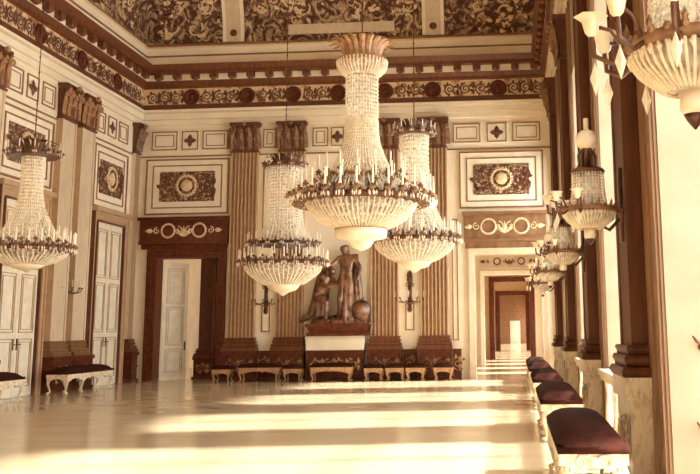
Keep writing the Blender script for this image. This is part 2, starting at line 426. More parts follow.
def make_pilaster(name, w=.93, dep=.2, shaft=('stucco','flute'), cap=('darkrel','gold2'), base='brown', ped='dark', pedm='darkrel', pedw=None, pj=.2, bx=1., nf=7):
    t = thing(name, '', 'pilaster')
    pw = (pedw or w+.34)
    b = MB(); h = w/2; ph = pw/2
    # pedestal
    b.box(-ph-.05, ph+.05, -dep-pj-.05, 0, 0, .1); b.box(-ph, ph, -dep-pj, 0, .1, .88); b.box(-ph-.04, ph+.04, -dep-pj-.04, 0, .88, .99)
    o = b.build('pedestal', ped, t)
    b = MB(); scrollwork(b, loc(-dep-pj), -ph+.1, ph-.1, .2, .78, .02); b.build('pedestal_relief', pedm, o)
    b = MB(); b.box(-h-.14*bx, h+.14*bx, -dep-min(.16,pj+.04), 0, .99, 1.1, 1 if ped == 'marble' else 0)
    for z0, z1, ex in ((z_0, z_1, e_*bx) for z_0, z_1, e_ in ((1.1,1.2,.13),(1.2,1.24,.07),(1.24,1.32,.09),(1.32,1.36,.045),(1.36,1.42,.06))):
        m_ = (z0+z1)/2; q = ex*.8
        b.frustum((-h-q,h+q,-dep-q,0), (-h-ex,h+ex,-dep-ex,0), z0, m_); b.frustum((-h-ex,h+ex,-dep-ex,0), (-h-q,h+q,-dep-q,0), m_, z1)
    b.build('base', [base, ped], t)
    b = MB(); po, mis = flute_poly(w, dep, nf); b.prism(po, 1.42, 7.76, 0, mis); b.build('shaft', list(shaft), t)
    make_capital(w, dep, cap, 7.76, 8.84, bx).build('capital', list(cap), t)
    return t
# end wall: A..D
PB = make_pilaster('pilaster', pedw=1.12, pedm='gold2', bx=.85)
GB = 'fluted pilasters of the end wall'
lab = ['fluted tan pilaster beside the dark left doorway, bench at its foot', 'fluted tan pilaster left of the bronze sculpture group',
       'fluted tan pilaster directly right of the bronze sculpture group', 'fluted tan pilaster nearest the right enfilade doorway on the end wall']
for i, x in enumerate((-9.2, -7.55, -4.3, -2.63)):
    place(PB, i > 0, (x, D, 0), 0, lab[i], GB)
# left wall, paired, paler marble
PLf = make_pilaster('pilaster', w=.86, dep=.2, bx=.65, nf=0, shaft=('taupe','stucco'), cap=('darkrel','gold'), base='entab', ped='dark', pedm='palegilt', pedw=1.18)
for i, (y, l) in enumerate(((24.65, 'pale pilaster on left wall, front one of the pair above the long bench'), (25.85, 'pale pilaster on left wall, rear one of the pair above the long bench'),
                            (20.85, 'pale pilaster at the left picture edge, only its gilt capital showing'))):
    place(PLf, i > 0, (XL, y, 0), PI/2, l, 'paired pilasters of the left wall')
# narrow corner pilasters
pc = make_pilaster('pilaster', w=.4, dep=.14, shaft=('taupe','flute'), cap=('darkrel','gold2'), base='brown', ped='dark', pedm='darkrel', pedw=.44)
place(pc, False, (XL, D-.42, 0), PI/2, 'narrow pale corner pilaster on left wall beside the dark left doorway')
# window wall, dark scagliola on cream marble pedestals
PRt = make_pilaster('pilaster', w=.95, dep=.2, nf=0, shaft=('darkcol','darkcol'), cap=('darkrel','gold2'), base='darkcol', ped='marble', pedm='marble', pedw=1.12, pj=.05)
lr = ['large dark scagliola pilaster nearest the camera on the window wall', 'dark pilaster on window wall, second from the camera', 'dark pilaster on window wall, third from the camera',
      'dark pilaster on window wall, fourth from camera, near the far doorway']
for i in range(4):
    place(PRt, i > 0, (XR, 9.88+PIT*i, 0), -PI/2, lr[i], 'dark pilasters of the window wall')
o = copy_tree(PRt); o.location = (XR, 9.88-PIT, 0); o['label'] = 'dark pilaster beside the closest wall chandelier, at right picture edge'
# brown panel strips on the window-wall piers
for i in range(len(edges)):
    s, e = edges[i]
    if s > 29: continue
    b = MB(); b.box(XR-.03, XR, s+.02, min(s+.96, D), 0, 8.8); b.box(XR-.06, XR-.03, s+.05, s+.13, 0, 8.8); b.box(XR-.06, XR-.03, s+.5, s+.56, 0, 8.8)
    b.box(XR-.03, XR, e-.36, e-.02, 0, 8.8)
    trim(b.build('trim_%d' % (7+i), 'midbrown'))
# balustrade rails in front of each window
b0 = MB(); L_ = PIT-PW
b0.box(-L_/2, L_/2, -.16, .04, .92, 1.0); b0.box(-L_/2, L_/2, -.12, .0, .84, .92); b0.box(-L_/2, L_/2, -.1, -.02, 0, .06)
lr = ['marble topped rail across the window opening nearest the camera', 'marble topped rail in the second window opening from the camera', 'marble topped rail in the third window opening from the camera', 'marble topped rail in the farthest window opening']
rl = None
for i in range(4):
    if rl is None:
        rl = thing('window_rail', '', 'rail'); b0.build('handrail', 'marble', rl)
        bb = MB(); bb.lathe([(.035,.06),(.05,.1),(.03,.16),(.055,.34),(.04,.5),(.025,.66),(.045,.8),(.05,.84)], 8, (0,-.06,0)); q = None
        for x in (-L_/3, 0, L_/3):
            if q is None: q = bb.build('baluster', 'marble', rl, True)
            else: q = q.copy(); C.objects.link(q)
            q.location = (x, 0, 0)
    place(rl, i > 0, (XR, 12.25+PIT*i if i else 12.25, 0), -PI/2, lr[i], 'rails in the window openings')

# ------------------------------------------------------------------ dado of the end wall
def dado(x0, x1, name, label):
    t = thing(name, label, 'wall panelling', ((x0+x1)/2, D, 0)); h = (x1-x0)/2
    b = MB(); b.box(-h, h, -.22, 0, 0, .1); b.box(-h, h, -.16, 0, .1, .9); b.box(-h, h, -.2, 0, .9, .98); b.build('panel', 'dark', t)
    b = MB(); scrollwork(b, loc(-.16), -h+.05, h-.05, .2, .84, .02); b.build('relief', 'gold', t)
    return t
GD = 'dark marble dado sections of the end wall'
for x0, x1, l in ((-8.585, -8.165, 'dark marble dado between the two pilasters left of the sculpture'),
                  (-3.685, -3.245, 'dark marble dado between the two pilasters right of the sculpture'), (-2.0, -1.75, 'short dark marble dado piece next to the right doorway frame')):
    o = dado(x0, x1, 'dado_panel', l); o['group'] = GD
t = thing('sculpture_pedestal', 'dark marble pedestal with cream top block below the bronze sculpture group', 'pedestal', (-5.92, D, 0))
b = MB(); b.box(-.98, .98, -.55, 0, 0, .12); b.box(-.93, .93, -.5, 0, .12, .86); b.box(-.98, .98, -.55, 0, .86, .98); o = b.build('plinth', 'dark', t)
b = MB(); scrollwork(b, loc(-.5), -.8, .8, .25, .78, .025); b.build('relief', 'gold', o)
b = MB(); b.box(-.96, .96, -.5, 0, .98, 1.44); b.build('top_block', 'cream2', t)

# ------------------------------------------------------------------ wall panels
def wall_panel(x0, x1, z0, z1, label, wall='b', painting=True, y=None, group=None):
    w = x1-x0; h = z1-z0
    L = ((x0+x1)/2, D, 0) if wall == 'b' else (XL, (x0+x1)/2, 0)
    t = thing('overdoor_panel', label, 'wall panel', L, 0 if wall == 'b' else PI/2, group)
    b = MB(); a = w/2
    b.box(-a, a, -.05, 0, z0, z1, 0); b.build('panel_field', 'cream2', t)
    b = MB(); rectframe(b, -a, a, z0, z1, .05, -.09, -.05); b.build('outer_moulding', 'line', t)
    b = MB(); rectframe(b, -a+.24, a-.24, z0+.22, z1-.22, .04, -.08, -.05); b.build('inner_moulding', 'line', t)
    px, pz = w*.33, h*.27; zc = (z0+z1)/2
    b = MB(); b.box(-px, px, -.08, -.05, zc-pz, zc+pz); p = b.build('painting', 'smallpaint', t)
    b = MB(); scrollwork(b, loc(-.08), -px+.04, -.34, zc-pz+.04, zc+pz-.04, .028, 0); b.build('scroll_relief', 'darkrel', p); b = MB(); scrollwork(b, loc(-.08), .34, px-.04, zc-pz+.04, zc+pz-.04, .028, 0)
    b.build('scroll_relief', 'darkrel', p)
    b = MB(); wreath(b, loc(-.09), 0, zc+.02, pz*.62, .03); b.ball((0,-.1,zc+.02), pz*.4, 0, (1,.3,1)); b.build('medallion', 'palegilt', p, True)
    return t
wall_panel(-12.75, -9.78, 5.66, 7.62, 'cream panel with dark scroll painting and medallion above the dark left doorway')
wall_panel(-1.75, 1.12, 5.66, 7.62, 'cream panel with dark scroll painting and medallion above the right enfilade doorway')
wall_panel(26.55, 28.95, 5.55, 7.55, 'cream panel with dark painting above the left wall door nearest the corner', 'l')
wall_panel(21.3, 24.0, 5.65, 7.55, 'cream panel above the left wall door at the left picture edge', 'l')
def small_panels(spec, wall, label, lc):
    # spec: list of (x0,x1,kind)
    t = thing('frieze_panel_row', label, 'wall panel', (lc, D, 0) if wall == 'b' else (XL, lc, 0), 0 if wall == 'b' else PI/2)
    for x0, x1, kd in spec:
        b = MB(); x0 -= lc; x1 -= lc
        b.box(x0, x1, -.03, 0, 7.95, 8.62, 0); rectframe(b, x0, x1, 7.95, 8.62, .035, -.06, -.03, 1)
        if kd == 'p': rectframe(b, x0+.12, x1-.12, 8.07, 8.5, .025, -.05, -.03, 1)
        o = b.build('moulded_panel', ['cream2', 'line'], t)
        if kd == 'r':
            b = MB(); c = (x0+x1)/2
            b.ball((c,-.05,8.28), .09, 0, (1,.5,1))
            for q in range(4): leaf(b, loc(-.03), c, 8.28, q*PI/2, .24, .09, 0, .04)
            b.build('rosette', 'darkrel', o)
small_panels([(-12.6,-11.68,'p'),(-11.52,-10.93,'r'),(-10.77,-9.86,'p')], 'b', 'row of three small moulded panels below the frieze above left doorway', -11.2)
small_panels([(-1.95,-1.0,'p'),(-.78,-.1,'r'),(.1,1.05,'p')], 'b', 'row of three small moulded panels below the frieze above right doorway', -.4)
small_panels([(-6.85,-6.3,'p'),(-6.2,-5.75,'r'),(-5.6,-4.95,'p')], 'b', 'small moulded panels below the frieze above the bronze sculpture', -5.92)
small_panels([(-8.6,-8.15,'p')], 'b', 'single small moulded panel between the capitals left of the sculpture', -8.375)
small_panels([(-3.68,-3.24,'p')], 'b', 'single small moulded panel between the capitals right of the sculpture', -3.46)
small_panels([(26.6,27.2,'p'),(27.4,28.0,'r'),(28.2,28.9,'p')], 'l', 'small moulded panels high on left wall near the corner', 27.7)
small_panels([(21.5,22.3,'p'),(22.5,23.1,'r'),(23.3,24.0,'p')], 'l', 'small moulded panels high on left wall by the hanging chandelier', 22.8)
def tall_panel(x, z0, z1, w, label):
    t = thing('tall_panel', label, 'wall panel', (x, D, 0))
    b = MB(); b.box(-w/2, w/2, -.03, 0, z0, z1, 0); rectframe(b, -w/2, w/2, z0, z1, .035, -.07, -.03, 1); b.build('panel_field', ['cream2','line'], t)
tall_panel(-8.375, 4.9, 7.4, .38, 'narrow tall moulded panel between the two pilasters left of the sculpture')
tall_panel(-3.465, 4.9, 7.4, .38, 'narrow tall moulded panel between the two pilasters right of the sculpture')
tall_panel(-8.375, 1.6, 2.5, .3, 'small upright moulded panel below the left end wall sconce')
tall_panel(-3.465, 1.6, 2.5, .3, 'small upright moulded panel below the right end wall sconce')
tall_panel(-1.93, 1.25, 5.3, .2, 'slim upright moulded strip left of the right doorway frame')

# ------------------------------------------------------------------ doorways
def doorcase(name, x0, x1, zt, mats, fw, top, label, y=D, ox=None):
    """architrave frame round an opening plus entablature above, on the room side"""
    t = thing(name, '', '', (0, y, 0)); del t['label']; del t['category']; struct(t, label)
    fm, em, rel = mats
    b = MB()
    for (a, c, d) in ((0, fw*.4, .06), (fw*.4, fw*.8, .1), (fw*.8, fw, .14)):
        b.box(x0-c, x0-a, -d, 0, 0, zt+a); b.box(x1+a, x1+c, -d, 0, 0, zt+a); b.box(x0-c, x1+c, -d, 0, zt+a, zt+c)
    b.box(x0-.01, x0+.05, -.05, .55, 0, zt); b.box(x1-.05, x1+.01, -.05, .55, 0, zt); b.box(x0+.05, x1-.05, -.05, .55, zt-.05, zt)
    b.build('door_frame', fm, t)
    if top:
        z0, z1, e0, e1 = top
        b = MB(); b.box(e0, e1, -.16, 0, z0, z1); b.box(e0-.04, e1+.04, -.3, 0, z1, z1+.1); b.box(e0, e1, -.22, 0, z0-.1, z0)
        b.box(e0+.05, e1-.05, -.1, 0, zt+fw, z0-.1)
        o = b.build('entablature', em, t)
        b = MB(); xc = (e0+e1)/2; zc = (z0+z1)/2; r = (z1-z0)*.3; f = loc(-.16)
        for s in (-1, 1):
            wreath(b, f, xc+s*.55, zc, r, .022)
            spiral(b, f, xc+s*.2, zc, r*.7, s, 1.3, .02, PI/2)
            spiral(b, f, xc+s*.95, zc, r*.55, -s, 1.3, .02, PI/2); leaf(b, f, xc+s*1.08, zc, 0 if s > 0 else PI, .28, .08, 0, .03)
        for q in (.25, .5, .75): leaf(b, f, xc, zc-r, PI*q, r*1.8, .06, 0, .03)
        b.build('wreath_relief', rel, o)
    return t
doorcase('door_1', DL0, DL1, DLT, ('dark','dark','palegilt'), .26, (4.72, 5.45, -12.85, -9.72), 'dark marble doorcase in the left part of the end wall')
doorcase('door_2', DR0, DR1, DRT, ('taupe','entab','palegilt'), .14, (4.62, 5.42, -1.62, 1.15), 'tan doorcase framing the long enfilade')
# dark pedestals flanking the left doorway are part of the neighbouring room; door leaf standing open
def leaf_door(w, h, name, label, loc_, rz, mt='door', handle=True, kind=True):
    t = thing(name, label, 'door', loc_, rz)
    b = MB(); b.box(0, w, -.03, .03, .02, h)
    b.build('leaf', mt, t)
    for z0, z1 in ((.25, h*.26), (h*.29, h*.62), (h*.65, h-.2)):
        b = MB()
        for s in (-1, 1):
            y0, y1 = (-.05, -.03) if s < 0 else (.03, .05)
            rectframe(b, .14, w-.14, z0, z1, .035, y0, y1)
            rectframe(b, .22, w-.22, z0+.08, z1-.08, .02, y0, y1)
        b.build('panel_moulding', 'taupe', t)
    if handle:
        b = MB(); b.box(w-.1, w-.05, -.06, -.03, 1.0, 1.3); b.tube([(w-.075,-.06,1.15),(w-.075,-.11,1.15),(w-.2,-.11,1.15)], .014, 6); b.build('handle', 'bronze', t)
    return t
leaf_door(.95, 4.05, 'door_leaf', 'open white panelled door leaf inside the dark left doorway', (DL0+.07, D+.58, 0), math.radians(48))
# closed double doors on the left wall
def left_door(n, y, wd, label, rot=PI/2):
    t = thing('door_%d' % n, '', '', (XL, y, 0), PI/2); del t['label']; del t['category']; struct(t, label)
    a = wd/2; b = MB(); zt = 5.1; fw = .3
    for (p, q, d) in ((0, .12, .06), (.12, .24, .1), (.24, fw, .14)):
        b.box(-a-q, -a-p, -d, 0, 0, zt+p); b.box(a+p, a+q, -d, 0, 0, zt+p); b.box(-a-q, a+q, -d, 0, zt+p, zt+q)
    b.box(-a-.04, -a, -.12, 0, 0, zt, 1); b.box(a, a+.04, -.12, 0, 0, zt, 1); b.box(-a, a, -.12, 0, zt, zt+.05, 1); b.box(-a-fw-.03, -a-fw, -.16, 0, 0, zt+fw, 1)
    b.box(-a-fw-.08, a+fw+.08, -.24, 0, zt+fw, zt+fw+.14)
    b.build('door_frame', ['stucco','brown'], t)
    for s in (-1, 1):
        x0, x1 = (-a, -.01) if s < 0 else (.01, a)
        b = MB(); b.box(x0, x1, -.03, 0, .02, zt); o = b.build('leaf', 'door', t)
        b = MB()
        for z0, z1 in ((.25, 1.5), (1.65, 3.2), (3.35, zt-.2)):
            rectframe(b, x0+.12, x1-.12, z0, z1, .03, -.05, -.03); rectframe(b, x0+.2, x1-.2, z0+.08, z1-.08, .02, -.05, -.03)
        b.build('panel_moulding', 'stucco', o)
        b = MB(); xx = s*.09; b.box(xx-.025, xx+.025, -.05, -.03, 1.2, 1.5); b.tube([(xx,-.05,1.35),(xx,-.1,1.35),(xx+s*.1,-.1,1.35)], .014, 6); b.build('handle', 'bronze', o)
    return t
left_door(3, 27.9, 1.9, 'closed white double door on the left wall near the corner')
left_door(4, 22.75, 1.9, 'closed white double door on the left wall at the picture edge')

# ------------------------------------------------------------------ rooms beyond
def partition(n, y, x0, x1, top, xw0, xw1, zc, m, th=.5):
    b = MB(); b.box(xw0, x0, y, y+th, 0, zc); b.box(x1, xw1, y, y+th, 0, zc); b.box(x0, x1, y, y+th, top, zc)
    return struct(b.build('wall_far_%s' % n, m))
struct_n = ['one','two','three','four']
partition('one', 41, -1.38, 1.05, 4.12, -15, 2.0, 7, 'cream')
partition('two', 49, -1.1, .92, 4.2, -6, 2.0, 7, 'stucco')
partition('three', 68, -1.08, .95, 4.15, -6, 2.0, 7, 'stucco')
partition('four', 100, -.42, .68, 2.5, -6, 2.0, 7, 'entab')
b = MB(); b.box(-6, 2, 104, 104.3, 0, 7); struct(b.build('wall_far_end', 'cream'))
doorcase('door_5', -1.38, 1.05, 4.12, ('cream2','taupe','darkrel'), .12, (4.42, 4.9, -1.5, 1.2), 'cream doorcase seen through the enfilade, second in line', 41)
doorcase('door_6', -1.1, .92, 4.2, ('dark','stucco','darkrel'), .22, None, 'dark framed doorway third in line along the enfilade', 49)
doorcase('door_7', -1.08, .95, 4.15, ('dark','stucco','darkrel'), .28, None, 'dark framed doorway fourth in line along the enfilade', 68)
b = MB()
b.box(-15, -15.3, W1, 41, 0, 7); b.box(-6.3, -6, 41.5, 104, 0, 7); struct(b.build('wall_far_left', 'cream'))
b = MB(); b.box(-15, 3, W1, 104.3, 7, 7.3); struct(b.build('ceiling_far', 'cream'))
b = MB(); y = W1
b.box(2, 2.5, W1, 104, 3.6, 7)
while y < 104: b.box(2, 2.5, y, min(y+2.8, 104), 0, 3.6); y += 4.3
struct(b.build('wall_far_right', 'cream'))
# dark pier with column in the next room, seen through the left doorway
t = make_pilaster('pilaster', w=.45, dep=.25, shaft=('brown','brown'), cap=('darkrel','gold2'), base='brown', ped='dark', pedm='gold', pedw=.62)
t.location = (-11.0, 31.75, 0); t.rotation_euler = (0,0,0); t['label'] = 'dark brown pilaster on pedestal seen through the left doorway'
t.scale = (1,1,.74)
b = MB(); b.box(-11.5, -9.6, 31.75, 32.15, 0, 7); o = struct(b.build('wall_side_room', 'cream'))
t = thing('door_curtain', 'brown hanging curtain strips at the right side inside left doorway', 'curtain', (-10.38, 31.2, 0))
b = MB()
po = [(x*.03-.2, .05*math.sin(x*1.3)) for x in range(14)]; po2 = [(x, y+.04) for x, y in reversed(po)]
b.prism(po+po2, .05, 4.3); b.build('cloth', 'brown', t)
b = MB(); b.tube([(-.25,0,4.34),(.25,0,4.34)], .03, 8); b.build('curtain_rod', 'bronze', t)

# ------------------------------------------------------------------ benches
def make_bench(L, W, H=.5, legs=4, dome=.12, wood='whitewood'):
    t = thing('upholstered_bench', '', 'bench'); a = L/2; c = W/2
    # cushion: rounded dome
    b = MB(); nx, ny = 12, 8; vs = []; fs = []
    for i in range(nx+1):
        for j in range(ny+1):
            u = -1+2*i/nx; v = -1+2*j/ny
            z = dome*((1-abs(u)**5)*(1-abs(v)**3))**.6
            vs.append((a*u*(1.02), c*v*1.02, H-.03+z))
    for i in range(nx):
        for j in range(ny):
            q = i*(ny+1)+j; fs.append((q, q+ny+1, q+ny+2, q+1))
    b.add(vs, fs); b.box(-a*1.02, a*1.02, -c*1.02, c*1.02, H-.09, H-.03)
    b.build('seat_cushion', 'velvet', t, True)
    b = MB(); y0, y1 = H-.19, H-.09
    b.box(-a, a, -c, -c+.05, y0, y1); b.box(-a, a, c-.05, c, y0, y1); b.box(-a, -a+.05, -c+.05, c-.05, y0, y1); b.box(a-.05, a, -c+.05, c-.05, y0, y1)
    # scalloped drop of the apron on each side
    def scallop(fn, w):
        n = 12
        for i in range(n):
            u0 = -w+2*w*i/n; u1 = -w+2*w*(i+1)/n
            d0 = .10*abs(u0/w)**2.5+.02; d1 = .10*abs(u1/w)**2.5+.02
            b.add([fn(u0,0,y0), fn(u1,0,y0), fn(u1,0,y0-d1), fn(u0,0,y0-d0), fn(u0,1,y0), fn(u1,1,y0), fn(u1,1,y0-d1), fn(u0,1,y0-d0)],
                  [(0,1,2,3),(7,6,5,4),(3,2,6,7)])
    for s in (-1, 1):
        scallop(lambda u, k, z, s=s: (s*(a-.035*k), u, z), c-.05)
        k = max(1, round(L/.9)); seg = L/k
        for q in range(k):
            m_ = -a+seg*(q+.5); scallop(lambda u, k_, z, s=s, m_=m_: (m_+u, s*(c-.035*k_), z), seg/2-.03)
    o = b.build('apron', wood, t)
    for s in (-1, 1):
        b = MB(); f = lambda u, v, h, s=s: (s*(a+h), u, v)
        spiral(b, f, -.1, y0+.03, .07, 1, 1.3, .012); spiral(b, f, .1, y0+.03, .07, -1, 1.3, .012, PI)
        b.ball((s*a, 0, y0+.03), .05, 0, (.6,1.2,1))
        b.build('carving', wood, o)
    nl = legs//2; lg = None
    lb = MB(); hh = H-.14
    lb.tube([(0,0,hh),(.03,.03,hh*.75),(.035,.035,hh*.55),(.0,.0,hh*.28),(-.01,-.01,.08),(.03,.03,.03)], [.05,.045,.034,.022,.02,.03], 8)
    lb.ball((.03,.03,.035), .035, 0, (1.2,1.2,1)); spiral(lb, lambda u, v, h: (u+.02, h-.03, v), .03, hh*.8, .04, 1, 1.2, .01)
    for i in range(nl):
        x = -a+.08+(L-.16)*i/(nl-1)
        for s in (-1, 1):
            if lg is None: lg = lb.build('leg', wood, t, True); o = lg
            else: o = lg.copy(); C.objects.link(o)
            o.location = (x, s*(c-.07), 0); o.scale = (-1 if x < 0 else 1, s, 1)
    return t
B1 = make_bench(2.75, .6, .62, 8, .15)
lb_ = ['long bench with domed dark velvet seat in the right foreground, nearest the camera', 'dark velvet bench along window wall, second from the camera', 'dark velvet bench along window wall, third from the camera',
       'dark velvet bench along window wall, fourth from the camera', 'dark velvet bench along window wall closest to the enfilade doorway']
for i, y in enumerate((9.4, 14.55, 19.75, 24.4, 28.0)):
    place(B1, i > 0, (.66, y, 0), PI/2, lb_[i], 'benches along the window wall')
for i, (y, l) in enumerate(((25.0, 'long dark velvet bench with many cream carved legs below paired left wall pilasters'), (20.1, 'dark velvet bench at the left picture edge, cut off by it'))):
    o = copy_tree(B1); o.location = (XL+.78, y, 0); o.rotation_euler = (0,0,PI/2); o['label'] = l; o['group'] = 'benches along the left wall'
B2 = make_bench(1.32, .5, .55, 4, .08, 'darkgilt')
B3 = make_bench(.6, .5, .5, 4, .08, 'darkgilt')
G3 = 'benches and stools along the end wall'
place(B2, False, (-8.3, D-.85, 0), 0, 'medium bench between the two pilasters left of the sculpture', G3)
place(B2, True, (-5.9, D-1.0, 0), 0, 'medium bench directly below the bronze sculpture group', G3)
for i, (x, l) in enumerate(((-9.55, 'small stool at the foot of the pilaster beside the dark left doorway'), (-7.2, 'small stool at the foot of the pilaster just left of the sculpture pedestal'),
                            (-4.55, 'small stool at the foot of the pilaster just right of the sculpture pedestal'), (-3.85, 'small stool, second one right of the sculpture pedestal'),
                            (-3.2, 'small stool, third one right of the sculpture pedestal'), (-2.3, 'small stool at the end wall closest to the enfilade doorway'))):
    place(B3, i > 0, (x, D-.8, 0), 0, l, G3)

# ------------------------------------------------------------------ chandeliers
def strands(mb, prof, n, w=.012, h=.03, step=.07, ph=0.):
    """strings of beads following a profile (r,z)"""
    pts = []
    for i in range(len(prof)-1):
        (r0, z0), (r1, z1) = prof[i], prof[i+1]; L = math.hypot(r1-r0, z1-z0); k = max(1, int(L/step))
        pts += [(r0+(r1-r0)*q/k, z0+(z1-z0)*q/k) for q in range(k)]
    for j in range(n):
        a = 2*PI*(j+ph)/n; ca, sa = math.cos(a), math.sin(a)
        for r, z in pts: mb.bead((r*ca, r*sa, z), w, h)
def bead_ring(mb, r, z, n, w, h):
    for k in range(n): a = 2*PI*k/n; mb.bead((r*math.cos(a), r*math.sin(a), z), w, h)
def prof_curve(pts, n=8):     # smooth Catmull-Rom through (r,z)
    P = [pts[0]]+list(pts)+[pts[-1]]; out = []
    for i in range(1, len(P)-2):
        for q in range(n):
            t = q/n; o = []
            for d in (0, 1):
                p0, p1, p2, p3 = P[i-1][d], P[i][d], P[i+1][d], P[i+2][d]
                o.append(.5*(2*p1+(p2-p0)*t+(2*p0-5*p1+4*p2-p3)*t*t+(3*p1-p0-3*p2+p3)*t**3))
            out.append(tuple(o))
    out.append(pts[-1]); return out
def candle_arm(parent, r0, r1, z, n, hc, ph=0., s=1.):
    ab = MB(); L = r1-r0
    ab.tube([(r0,0,z),(r0+L*.35,0,z-.09*s),(r0+L*.75,0,z-.07*s),(r1,0,z+.02*s)], .013*s, 6)
    ab.lathe([(.02*s,.0),(.055*s,.02*s),(.06*s,.035*s),(.02*s,.03*s),(.022*s,.07*s)], 8, (r1,0,z+.01*s))
    spiral(ab, lambda u, v, h: (u, h, v), r0+L*.5, z-.01, .05*s, -1, 1.2, .01*s, 0)
    cb = MB(); cb.lathe([(.014*s,0),(.014*s,hc),(.004,hc+.012)], 7, (r1,0,z+.07*s))
    pb = MB()
    for q in range(5): pb.bead((r1+.05*s*math.cos(q*1.256), .05*s*math.sin(q*1.256), z-.04*s), .012*s, .04*s)
    a1 = c1 = p1 = None
    for k in range(n):
        if a1 is None:
            a1 = ab.build('candle_arm', 'gold2', parent, True); c1 = cb.build('candle', 'candle', a1); p1 = pb.build('prism_drops', 'crystal', a1); a = a1
        else:
            a = a1.copy(); C.objects.link(a); a.parent = parent
            for q in (c1, p1): z_ = q.copy(); C.objects.link(z_); z_.parent = a
        a.rotation_euler = (0,0,2*PI*(k+ph)/n)
def ornate_ring(mb, r, z, h=.07, n=40):
    mb.lathe([(r-.03,z-h/2),(r+.02,z-h/2),(r+.035,z),(r+.02,z+h/2),(r-.03,z+h/2)], 48)
    for k in range(n):
        a = 2*PI*k/n; mb.ball((r*math.cos(a)+.02*math.cos(a), r*math.sin(a)+.02*math.sin(a), z+h*.5), h*.42, 0, (1,1,1.2), 6, 4)
        if k % 2: mb.bead(((r+.03)*math.cos(a), (r+.03)*math.sin(a), z+h*1.1), h*.3, h*.9)
def crown_leaves(mb, r0, r1, z0, z1, n=16, mi=0):
    for k in range(n):
        a = 2*PI*k/n
        for i in range(4):
            t0, t1 = i/4, (i+1)/4
            def P(t, side):
                r = r0+(r1-r0)*t**1.8; z = z0+(z1-z0)*math.sin(t*PI*.62)/math.sin(PI*.62) if t < 1 else z0+(z1-z0)*.97
                wd = PI/n*.95*(1-.6*t**2); q = a+side*wd
                return ((r+(.03 if side == 0 else 0))*math.cos(q), (r+(.03 if side == 0 else 0))*math.sin(q), z)
            mb.add([P(t0,-1),P(t0,0),P(t0,1),P(t1,-1),P(t1,0),P(t1,1)], [(0,1,4,3),(1,2,5,4)], mi)
def add_rod(t, z0, z1):
    b = MB(); b.tube([(0,0,z0),(0,0,z1)], .012, 6)
    z = z0
    while z < z1: b.ball((0,0,z), .022, 0, (1,1,1.6), 6, 4); z += .35
    b.lathe([(.14,z1-.12),(.16,z1-.02),(.04,z1)], 12)
    b.build('suspension_rod', 'bronze', t)

# central chandelier (z relative to its ring)
ZR = 3.87
t = thing('chandelier', 'largest central crystal chandelier with leafy crown and tall bead column', 'chandelier', (-2.65, 15.5, ZR))
add_rod(t, 2.65, CEIL-ZR)
b = MB(); crown_leaves(b, .3, .6, 2.53, 2.91, 18); crown_leaves(b, .22, .42, 2.53, 2.97, 12); b.lathe([(.3,2.51),(.46,2.55),(.46,2.59),(.3,2.61)], 32); b.build('crown', 'gold', t)
b = MB(); pf = prof_curve([(.46,2.55),(.44,2.44),(.36,2.34),(.27,2.3)]); strands(b, pf, 40, .016, .022, .05); bead_ring(b, .46, 2.55, 40, .02, .03); b.build('upper_basket', 'crystal', t)
b = MB(); b.lathe([(.43,2.53),(.41,2.44),(.33,2.35),(.25,2.31)], 32); b.build('upper_bowl', 'haze', t, True)
b = MB(); col = [(.29,2.3),(.29,1.45)]; strands(b, col, 34, .014, .032, .066)
sk = prof_curve([(.29,1.45),(.33,1.05),(.5,.62),(.78,.25),(.96,.05)]); strands(b, sk, 56, .014, .034, .066); strands(b, [(r*.93, z) for r, z in sk], 44, .012, .03, .07, .5)
b.build('crystal_curtain', 'crystal', t)
b = MB(); b.lathe([(.25,2.3),(.25,1.46)]+[(r*.9, z-.03) for r, z in sk], 40); b.build('crystal_body', 'haze', t, True)
b = MB(); ornate_ring(b, 1.0, 0, .11, 44); b.build('ring', 'bronze', t, True)
b = MB(); ornate_ring(b, .62, .42, .06, 28); b.build('upper_ring', 'gold', t, True)
candle_arm(t, .98, 1.28, .02, 30, .3, 0, 1.3); candle_arm(t, .9, 1.08, .2, 24, .28, .5, 1.1); candle_arm(t, .6, .78, .45, 16, .26, .2, 1.)
b = MB(); bs = prof_curve([(.98,-.05),(.9,-.2),(.72,-.36),(.53,-.46),(.4,-.5)]); strands(b, bs, 64, .018, .026, .055)
for r, z in ((.98,-.06),(.92,-.17),(.78,-.32)): bead_ring(b, r, z, 80, .02, .035)
b.build('crystal_basket', 'crystal', t)
b = MB(); b.lathe([(r*.96, z) for r, z in bs], 48); b.build('basket_bowl', 'haze', t, True)
b = MB(); b.lathe([(.42,-.48),(.46,-.52),(.44,-.66),(.24,-.7),(.21,-.74),(.16,-.82),(.03,-.88)], 32); b.build('drop_finial', 'glassw', t, True)
b = MB(); ornate_ring(b, .44, -.49, .04, 24); b.build('lower_ring', 'gold', t, True)

